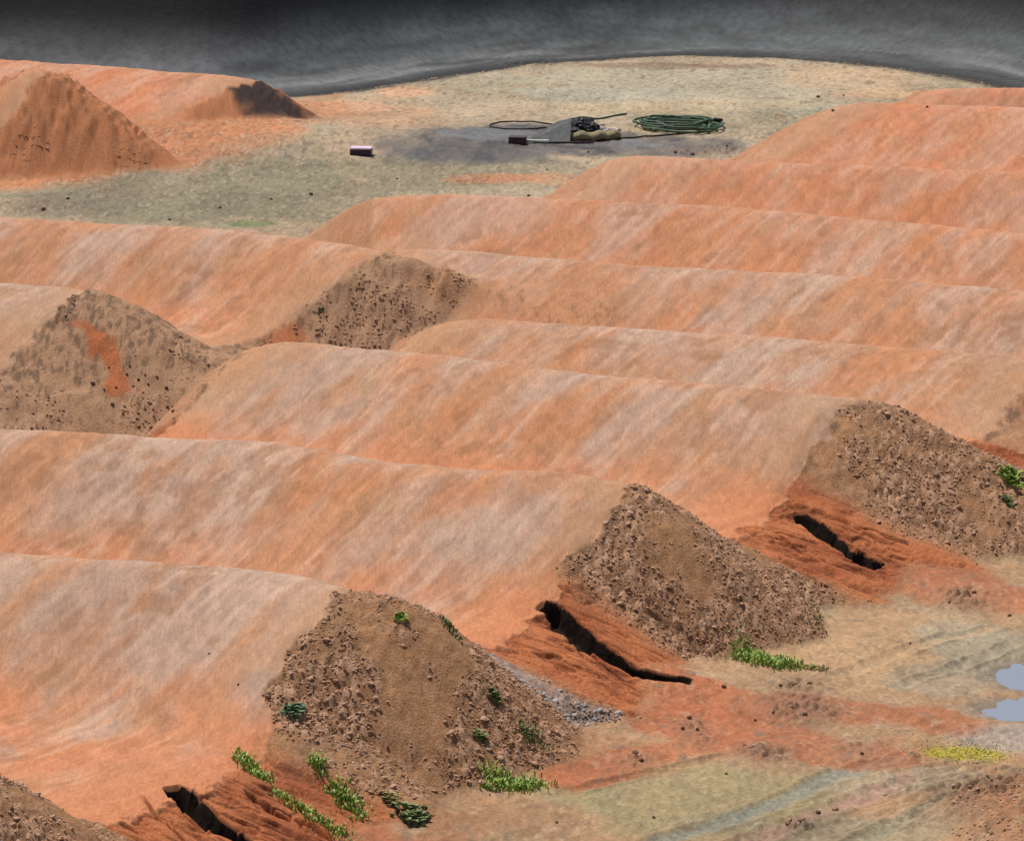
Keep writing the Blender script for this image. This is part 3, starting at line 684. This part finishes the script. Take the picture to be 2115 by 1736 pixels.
# loose clods and stones on the stony banks: the large ones singly, the rest as one part of their bank
for i in (0, 1, 2, 3, 10, 11, 12, 90):
    if i not in ROOT: continue
    cand = np.where((((owner == i) & (stony > .3)) | ((i == 90) & (hcm > .3))) & infr & (np.abs(x) < y * .1258 * 1.08) & (cut > -.02))[0]
    cand = cand[cand < NR * NC]
    if len(cand) < 50: continue
    D2 = np.median(y[cand]); wgt = (stony[cand] + (i == 90)) * y[cand] ** 1.0; wgt = wgt / wgt.sum()
    n_small = {0: 2600, 1: 7000, 2: 5500, 3: 5000, 10: 1200, 11: 1300, 12: 600, 90: 800}[i]; n_big = {0: 90, 1: 220, 2: 160, 3: 130, 10: 40, 11: 40, 12: 0, 90: 40}[i]
    pick = rng.choice(cand, n_small, p=wgt)
    V = []; Fc = []; Cc = []; off = 0
    for k in pick:
        r0 = (.008 + .018 * rng.random() ** 3) * (1.25 if i > 9 and i < 90 else 1)
        v = lump(IV0, .3, (1, .75, .5)) @ np.array([[1, 0, 0], [0, 1, .5 * (rng.random() - .5)], [.6 * (rng.random() - .5), 0, 1]]); th = rng.random() * 6.28; c_, s_ = math.cos(th), math.sin(th)
        v = np.stack([v[:, 0] * c_ - v[:, 1] * s_, v[:, 0] * s_ + v[:, 1] * c_, v[:, 2]], 1) * r0
        V.append(v + P[k] + np.array([(rng.random() - .5) * .03, (rng.random() - .5) * .04, r0 * .25])); Fc.append(IF0 + off); off += 12
        gr = gravel[k] > .4 and rng.random() < .8
        t_ = rng.random(); c0 = np.array([.40, .37, .35]) * (.6 + .7 * t_) if gr else np.array([.33, .165, .08]) * (1 - t_) + np.array([.63, .375, .23]) * t_
        Cc.append(np.tile(np.append(c0, 1), (12, 1)))
    V = np.concatenate(V); Fc = np.concatenate(Fc)
    ro = ROOT[i].location
    o = mesh_obj('loose_stones', V - np.array(ro), Fc, M_loose, ROOT[i]); o['kind'] = 'stuff'
    me = o.data; ca = me.attributes.new('albedo', 'FLOAT_COLOR', 'POINT'); ca.data.foreach_set('color', np.concatenate(Cc).astype(np.float32).ravel())
    ra = me.attributes.new('rough', 'FLOAT', 'POINT'); ra.data.foreach_set('value', np.full(len(V), .95, np.float32))
    for k in rng.choice(cand, n_big, p=wgt):
        o = bpy.data.objects.new('stone', STM[5 if gravel[k] > .4 else int(rng.integers(5))]); link(o, ROOT[i])
        s_ = .024 + .028 * rng.random() ** 2
        o.location = P[k] - np.array(ro) + np.array([0, 0, s_ * .2]); o.scale = (s_, s_ * (.8 + .4 * rng.random()), s_ * .8)
        o.rotation_euler = (rng.random() - .5, rng.random() - .5, rng.random() * 6.28)

# dark clods rolled down below the scrape, and clods strewn on the flats
def clod(px, py, r0, label, group, mt=M_dark):
    p = hit(px, py); me = bpy.data.meshes.new('dirt_clod')
    me.from_pydata([tuple(q) for q in lump(IV1, .2, (1, .85, .75)) * r0], [], [tuple(map(int, q)) for q in IF1]); me.update(); me.materials.append(mt)
    o = bpy.data.objects.new('dirt_clod', me); link(o); o.location = (p[0], p[1], float(zat(p[0], p[1])[0]) + r0 * .45)
    o.rotation_euler = (0, 0, rng.random() * 6); tag(o, label, 'dirt clod', group)
for (px, py, s_) in [(344, 806, 8), (346, 846, 6), (358, 852, 8), (360, 862, 7), (324, 786, 6), (306, 800, 6), (300, 783, 5), (286, 790, 7), (262, 777, 6), (268, 762, 5), (240, 806, 6), (215, 812, 5),
                     (232, 842, 8), (258, 846, 5), (300, 856, 5), (330, 868, 5), (308, 898, 6), (284, 872, 5), (192, 798, 9), (275, 800, 5), (254, 862, 5), (296, 818, 4), (225, 758, 5)]:
    clod(px, py, s_ * .5 * 66 / FPX * 1.1, 'small dark dirt clod rolled down below the orange scrape', 'clods below the scraped mound')
for (px, py, s_) in [(432, 1354, 5), (492, 1418, 6)]:
    clod(px, py, s_ * .5 * 46 / FPX, 'lone dark clod on the pale ridden clay', 'clods on the ridden clay')
for (px, py, s_) in [(1495, 1422, 12), (1640, 1418, 15), (1672, 1416, 12), (1612, 1424, 11), (1632, 1470, 14), (1662, 1480, 13), (1598, 1478, 9), (1424, 1490, 12), (1440, 1512, 9), (1410, 1512, 10), (1312, 1566, 16), (1325, 1578, 11),
                     (1555, 1552, 16), (1538, 1548, 10), (1986, 1240, 16), (2012, 1228, 13), (1962, 1250, 10), (1630, 1700, 20), (1655, 1712, 18), (1690, 1680, 13), (1725, 1672, 14), (1780, 1560, 9), (1830, 1640, 10), (1975, 1650, 14),
                     (1720, 1240, 9), (2085, 1272, 10), (1880, 1330, 6), (1500, 1600, 7), (1350, 1690, 7), (1150, 1700, 7), (1560, 1490, 8)]:
    clod(px, py, s_ * .5 * 46 / FPX, 'dark crumbly mud clod lying on the sandy flat beside the runoff', 'mud clods on the sandy flat', M_stone[1] if s_ > 13 else M_dark)
for (px, py, s_) in [(643, 404, 9), (1092, 406, 7), (1130, 352, 5), (1215, 316, 6), (1690, 202, 9), (1720, 230, 7), (1915, 222, 6), (1742, 198, 6), (1395, 320, 9), (1430, 323, 10), (1500, 308, 9), (1470, 316, 7), (1260, 315, 4), (820, 370, 5), (560, 412, 6), (90, 438, 10), (140, 412, 7), (350, 455, 6), (455, 430, 6)]:
    clod(px, py, s_ * .5 * 98 / FPX, 'small dark clod strewn on the green grey sand flat', 'clods on the far flat')

# ------------------------------------------------------------------ weeds and grass
def leafmat(name, c, c2):
    m_ = plain(name, c, .55, .3, 8, 0, c2=c2, spec=.3)
    return m_
M_gr = leafmat('fresh_grass', (.20, .31, .05), (.44, .56, .11)); M_dk = leafmat('dark_weed', (.10, .14, .04), (.25, .29, .10))
M_bl = leafmat('blue_green_weed', (.10, .17, .08), (.24, .33, .16)); M_ye = leafmat('yellow_moss', (.34, .30, .02), (.62, .55, .06)); M_dry = leafmat('dry_grass', (.26, .22, .08), (.42, .34, .12))
def tuft(name, line, width, n, hgt, mt, label, leafy=False, cat='grass'):
    """a clump of blades spread along a line of picture points"""
    pts = [hit(*p) for p in line]; org = np.array(pts[0]); V = []; Fq = []
    seg = []
    for _ in range(n):
        u = rng.random() * (len(pts) - 1 + 1e-6); k = min(int(u), max(len(pts) - 2, 0)); u -= k
        A0 = np.array(pts[k]); B0 = np.array(pts[min(k + 1, len(pts) - 1)])
        q = A0 * (1 - u) + B0 * u; q[:2] += rng.normal(0, 1, 2) * np.array([width, width * 1.3])
        seg.append(q)
    seg = np.array(seg); cl_ = fbm(seg[:, 0] * 5, seg[:, 1] * 5, 2, 201)
    seg = seg[cl_ > -.55 + .25 * rng.random(len(seg)) - .2]
    zz = zat(seg[:, 0], seg[:, 1])
    for q, z0 in zip(seg, zz):
        th = rng.random() * 6.28; h_ = hgt * (.4 + .8 * rng.random()); w_ = (.010 if not leafy else .022) * (.7 + .6 * rng.random()); lean = (.25 + .75 * rng.random()) * h_ * (1.1 if leafy else .8)
        d_ = np.array([math.cos(th), math.sin(th), 0]); s_ = np.array([-d_[1], d_[0], 0]) * w_
        b0 = np.array([q[0], q[1], z0 - .01]) - org
        m_ = b0 + d_ * lean * .35 + np.array([0, 0, h_ * .65]); e_ = b0 + d_ * lean + np.array([0, 0, h_ * (.9 if not leafy else .75)])
        k = len(V); wm = 1.0 if not leafy else 1.8
        V += [b0 - s_ * .6, b0 + s_ * .6, m_ + s_ * wm, m_ - s_ * wm, e_]; Fq += [(k, k + 1, k + 2, k + 3), (k + 3, k + 2, k + 4)]
    if not V: return
    o = mesh_obj(name, V, Fq, mt, loc=org); tag(o, label, cat, 'weeds and grass on the banks', 'stuff' if name != 'leafy_weed' else None); return o
tuft('grass_tuft', [(490, 1560), (520, 1585), (552, 1610)], .05, 420, .10, M_gr, 'bright grass strip at the foot of the weedy bank beside the clay gully')
tuft('grass_tuft', [(560, 1625), (610, 1665), (665, 1700), (715, 1732)], .06, 420, .08, M_gr, 'thin trailing grass line along the lower edge of the weedy bank')
tuft('grass_tuft', [(648, 1570), (662, 1595)], .045, 170, .10, M_gr, 'small upright green tuft on the middle of the weedy bank')
tuft('grass_tuft', [(690, 1625), (715, 1650), (745, 1685)], .075, 420, .10, M_gr, 'ragged green clump low on the weedy bank above the trailing grass')
tuft('leafy_weed', [(840, 1690), (868, 1690)], .06, 200, .11, M_dk, 'round dark leafy weed on bare dirt below the weedy bank', True, 'weed')
tuft('grass_tuft', [(1010, 1612), (1060, 1622), (1115, 1628)], .09, 620, .11, M_gr, 'wide bright grass patch where the weedy bank meets the flat')
tuft('grass_tuft', [(1085, 1520), (1110, 1530)], .07, 130, .09, M_dk, 'sparse dull green tuft among clods at the far foot of the weedy bank')
tuft('leafy_weed', [(990, 1522), (994, 1524)], .03, 60, .09, M_dk, 'small sparse weed among clods above the wide grass patch', True, 'weed')
tuft('leafy_weed', [(598, 1480), (614, 1482)], .035, 120, .10, M_bl, 'small blue green weed where the ridden clay meets the stony bank', True, 'weed')
tuft('grass_tuft', [(1525, 1345), (1580, 1368), (1640, 1380)], .10, 760, .12, M_gr, 'thick grass patch at the foot of the roller with brown stony end')
tuft('grass_tuft', [(1660, 1378), (1705, 1388)], .06, 130, .06, M_dry, 'thin yellowing grass trailing from the thick grass patch')
tuft('grass_tuft', [(1680, 1250), (1690, 1300)], .08, 90, .08, M_dry, 'sparse dry grass on the corner of the brown stony end')
tuft('leafy_weed', [(2078, 985), (2098, 996)], .06, 150, .11, M_gr, 'bright green weed on the dark stony end bank', True, 'weed')
tuft('leafy_weed', [(2076, 1036), (2082, 1044)], .035, 60, .08, M_dk, 'sparse dark weed below the bright one on the dark stony bank', True, 'weed')
tuft('grass_tuft', [(915, 1285), (940, 1315)], .05, 150, .07, M_dk, 'dark low weeds along the back shoulder of the weedy bank')
tuft('leafy_weed', [(825, 1281), (828, 1285)], .025, 50, .07, M_gr, 'tiny weed near the top of the weedy bank', True, 'weed')
tuft('leafy_weed', [(1020, 1438), (1024, 1444)], .03, 70, .08, M_dk, 'small weed beside the grey gravel of the weedy bank', True, 'weed')
tuft('leafy_weed', [(655, 636), (662, 640)], .03, 26, .05, M_dk, 'small weed on the dark speckled brown mound', True, 'weed')
tuft('yellow_moss', [(1925, 1550), (1975, 1562), (2020, 1558), (2060, 1552)], .22, 1700, .022, M_ye, 'yellow moss patch on the damp flat beside the puddles', False, 'moss')
tuft('leafy_weed', [(803, 1650), (808, 1654)], .04, 70, .07, M_dry, 'dry sparse weed low on the weedy bank', True, 'weed')

# ------------------------------------------------------------------ puddles
M_wat, t_, p_ = mat('puddle_water'); p_.inputs['Base Color'].default_value = (.27, .285, .325, 1); p_.inputs['Roughness'].default_value = .06; p_.inputs['IOR'].default_value = 1.33; p_.inputs['Specular IOR Level'].default_value = .9
for k, (c, rx, ry) in enumerate(PUD):
    zc_ = float(base(np.array([c[0]]), np.array([c[1]]))[0]); rim = zc_ + .032
    n = 48; V = [(0, 0, 0)] + [(rx * 1.05 * math.cos(j * 2 * math.pi / n) * (1 + .08 * math.sin(3 * j)), ry * 2.3 * math.sin(j * 2 * math.pi / n), 0) for j in range(n)]
    o = mesh_obj('puddle', V, [(0, 1 + j, 1 + (j + 1) % n) for j in range(n)], M_wat, loc=(c[0], c[1], rim)); tag(o, kind='structure')

# ------------------------------------------------------------------ rubbish and hoses on the far flat
def box(name, w_, d_, h_, material, parent=None, loc=(0, 0, 0), rz=0, rx=0, ry=0, bev=.012):
    import bmesh
    bm = bmesh.new(); bmesh.ops.create_cube(bm, size=1)
    for v in bm.verts: v.co = (v.co.x * w_, v.co.y * d_, (v.co.z + .5) * h_)
    bmesh.ops.bevel(bm, geom=list(bm.edges), offset=bev, segments=2, affect='EDGES')
    me = bpy.data.meshes.new(name); bm.to_mesh(me); bm.free(); me.materials.append(material)
    o = bpy.data.objects.new(name, me); o.location = loc; o.rotation_euler = (rx, ry, rz); return link(o, parent)
def tube(name, pts, r0, material, parent=None, ns=6):
    pts = np.array(pts, float); tn = np.gradient(pts, axis=0); tn /= np.linalg.norm(tn, axis=1)[:, None]
    sd = np.cross(tn, [0, 0, 1]); sd /= np.linalg.norm(sd, axis=1)[:, None] + 1e-9; up = np.cross(sd, tn)
    V = []; Fq = []
    for k in range(len(pts)):
        for j in range(ns):
            th = 2 * math.pi * j / ns; V.append(pts[k] + r0 * (math.cos(th) * sd[k] + math.sin(th) * up[k]))
    for k in range(len(pts) - 1):
        for j in range(ns): Fq.append((k * ns + j, k * ns + (j + 1) % ns, (k + 1) * ns + (j + 1) % ns, (k + 1) * ns + j))
    Fq += [tuple(range(ns)), tuple(range((len(pts) - 1) * ns, len(pts) * ns))]
    return mesh_obj(name, V, Fq, material, parent, True)
def gp(px, py, lift=0.):
    p = hit(px, py); return np.array([p[0], p[1], float(zat(p[0], p[1])[0]) + lift])
M_boxshade = plain('purple_shaded_side', (.035, .014, .035), .5, .3, 6, .05); M_boxlit = plain('pink_sunlit_top', (.68, .52, .60), .55, .1, 6, .05)  # crate tones: shade painted into the sides, sunlight into the top
M_blk = plain('black_sheeting', (.008, .008, .010), .6, .4, 9, .4, spec=.3); M_grey = plain('grey_board', (.11, .112, .105), .8, .3, 7, .2)
M_bag = plain('sandbag_weave', (.25, .205, .11), .95, .3, 14, .5); M_rub = plain('pale_rubble', (.58, .52, .48), .9, .2, 20, .5)
M_hose = plain('green_hose', (.022, .085, .035), .6, .55, 3, .1, c2=(.10, .16, .08)); M_bhose = plain('dark_hose', (.045, .038, .02), .6, .3, 5, .1)
M_plank = plain('pale_plank', (.50, .52, .47), .8, .2, 9, .2); M_brown = plain('dark_brown_crate', (.06, .032, .034), .7, .3, 8, .2)

p = gp(746, 321); e = empty('plastic_crate', p); e.rotation_euler[2] = -.08
tag(e, 'purple crate with shaded sides and a sunlit top painted on, alone on the sand', 'crate')
box('crate_body', .50, .42, .15, M_boxshade, e); box('lid', .53, .45, .035, M_boxlit, e, (0, 0, .151))  # lid is the pale crate top with sunlight painted in

p = gp(1069, 297); e = empty('brown_crate', p); e.rotation_euler[2] = -.1; tag(e, 'small dark brown crate at the end of the pale plank', 'crate')
box('crate_body', .42, .40, .15, M_brown, e); box('lid', .44, .42, .03, M_brown, e, (0, 0, .151))
p = gp(1106, 296); o = box('plank', .68, .16, .06, M_plank, None, p + np.array([0, 0, .02]), -.12); tag(o, 'pale wooden plank lying in mud beside the brown crate', 'plank')
# long thin plank along the heap's foot
p = gp(1165, 297); o = box('plank', 1.5, .08, .05, M_brown, None, p, .09); tag(o, 'long dark plank lying along the foot of the rubbish heap', 'plank')
# grey board leaning up against the black sheeting
p = gp(1142, 291)
V = [(-.62, -.3, .02), (.42, -.35, .02), (.46, .25, .48), (.10, .25, .40)]; V += [(a_, b_ + .05, c_ + .04) for a_, b_, c_ in V]
o = mesh_obj('leaning_board', V, [(0, 1, 2, 3), (7, 6, 5, 4), (0, 4, 5, 1), (1, 5, 6, 2), (2, 6, 7, 3), (3, 7, 4, 0)], M_grey, loc=p); tag(o, 'grey board leaning against the crumpled black sheeting', 'board')
# crumpled black sheeting
vv, ff = ico(3); p = gp(1204, 282)
dv = 1 + .16 * np.sin(vv[:, 0] * 9 + vv[:, 2] * 5) * np.sin(vv[:, 1] * 8 + 1) + .10 * (rng.random(len(vv)) - .5)
vv2 = vv * dv[:, None] * np.array([.46, .5, .33]); vv2[:, 2] = np.clip(vv2[:, 2], -.05, 9) + .03
o = mesh_obj('black_sheeting', vv2, ff, M_blk, loc=p + np.array([0, .15, .08])); tag(o, 'crumpled black plastic sheeting on top of the rubbish heap', 'plastic sheet')
# sandbags and rubble
for k, (px, py, sx) in enumerate(((1195, 291, .30), (1232, 290, .32), (1262, 287, .26))):
    p = gp(px, py); v = vv * np.array([sx, .22, .13]); v[:, 2] += .03 * np.sin(v[:, 0] * 14)
    o = mesh_obj('sandbag', v * (1 + .04 * (rng.random(len(v)) - .5))[:, None], ff, M_bag, None, True, p + np.array([0, 0, .10])); o.rotation_euler[2] = .2 * (k - 1)
    tag(o, ('tan sandbag against the grey leaning board', 'tan sandbag squeezed between two others under the black sheeting', 'small tan sandbag at the pale rubble and dark hose')[k], 'sandbag', 'sandbags at the rubbish heap')
for k in range(16):
    q = gp(1228 + 44 * rng.random(), 279 + 6 * rng.random()); s_ = .06 + .07 * rng.random()
    o = bpy.data.objects.new('rubble_piece', bpy.data.meshes.new('rubble_piece')); o.data.from_pydata([tuple(u) for u in lump(IV1, .25) * s_], [], [tuple(map(int, u)) for u in IF1]); o.data.materials.append(M_rub)
    link(o); o.location = q + np.array([0, .1, .06 + .22 * rng.random() * (1 - abs(q[0] - gp(1250, 282)[0]) / .4 if abs(q[0] - gp(1250, 282)[0]) < .4 else .1)])
    tag(o, 'pale rubble piece heaped between the sandbags and black sheeting', 'rubble', 'pale rubble at the heap')
# coiled green hose
c = gp(1405, 262); pts = []
for k in range(9 * 40):
    th = k / 40 * 2 * math.pi; lp = k / 40; rr = 1.04 - .30 * abs(math.sin(lp * 1.7)) + .07 * math.sin(th * 3 + lp * 4) + .04 * math.sin(th * 5 + lp)
    xx = c[0] + .18 * math.sin(lp * 2.1) + rr * math.cos(th); yy = c[1] + .5 * math.cos(lp * 1.4) + rr * 1.1 * math.sin(th)
    pts.append((xx, yy, 0, lp))
zz = zat([q[0] for q in pts], [q[1] for q in pts])
pts = [(q[0], q[1], z0 + .03 + .016 * q[3] + .02 * math.sin(q[3] * 5)) for q, z0 in zip(pts, zz)]
e = empty('hose_coil', c); tag(e, 'loosely coiled green hose lying on the sand flat', 'hose')
o = tube('hose', np.array(pts) - c, .032, M_hose, e)
o = tube('coupling', np.array([pts[-1], np.array(pts[-1]) + np.array([.10, -.05, -.01]), np.array(pts[-1]) + np.array([.2, -.12, -.02])]) - c, .05, M_blk, e)
def lay(name, pxs, r0, material, label, lift=.02):
    ctr = np.array([gp(*q) for q in pxs]); t0 = np.arange(len(ctr)); t1 = np.linspace(0, len(ctr) - 1, 12 * len(ctr))
    # smooth the laid line
    xy = np.stack([np.interp(t1, t0, ctr[:, j]) for j in range(2)], 1)
    for _ in range(10): xy[1:-1] = (xy[:-2] + 2 * xy[1:-1] + xy[2:]) / 4
    zz = zat(xy[:, 0], xy[:, 1]) + lift
    for _ in range(6): zz[1:-1] = np.maximum(zz[1:-1], (zz[:-2] + zz[2:]) / 2)
    o = tube(name, np.concatenate([xy, zz[:, None]], 1), r0, material); tag(o, label, 'hose'); return o
lay('hose', [(1160, 262), (1110, 254), (1050, 252), (1015, 257), (1010, 263), (1040, 267), (1090, 269), (1130, 266)], .022, M_bhose, 'thin dark hose looped on the sand behind the grey board')
lay('hose', [(1275, 287), (1330, 284), (1390, 279), (1440, 275), (1478, 269)], .022, M_bhose, 'thin dark hose running from the sandbags to the green coil')
lay('hose', [(1180, 248), (1200, 245), (1240, 247), (1270, 241), (1294, 237)], .026, M_hose, 'green hose end trailing behind the black sheeting')
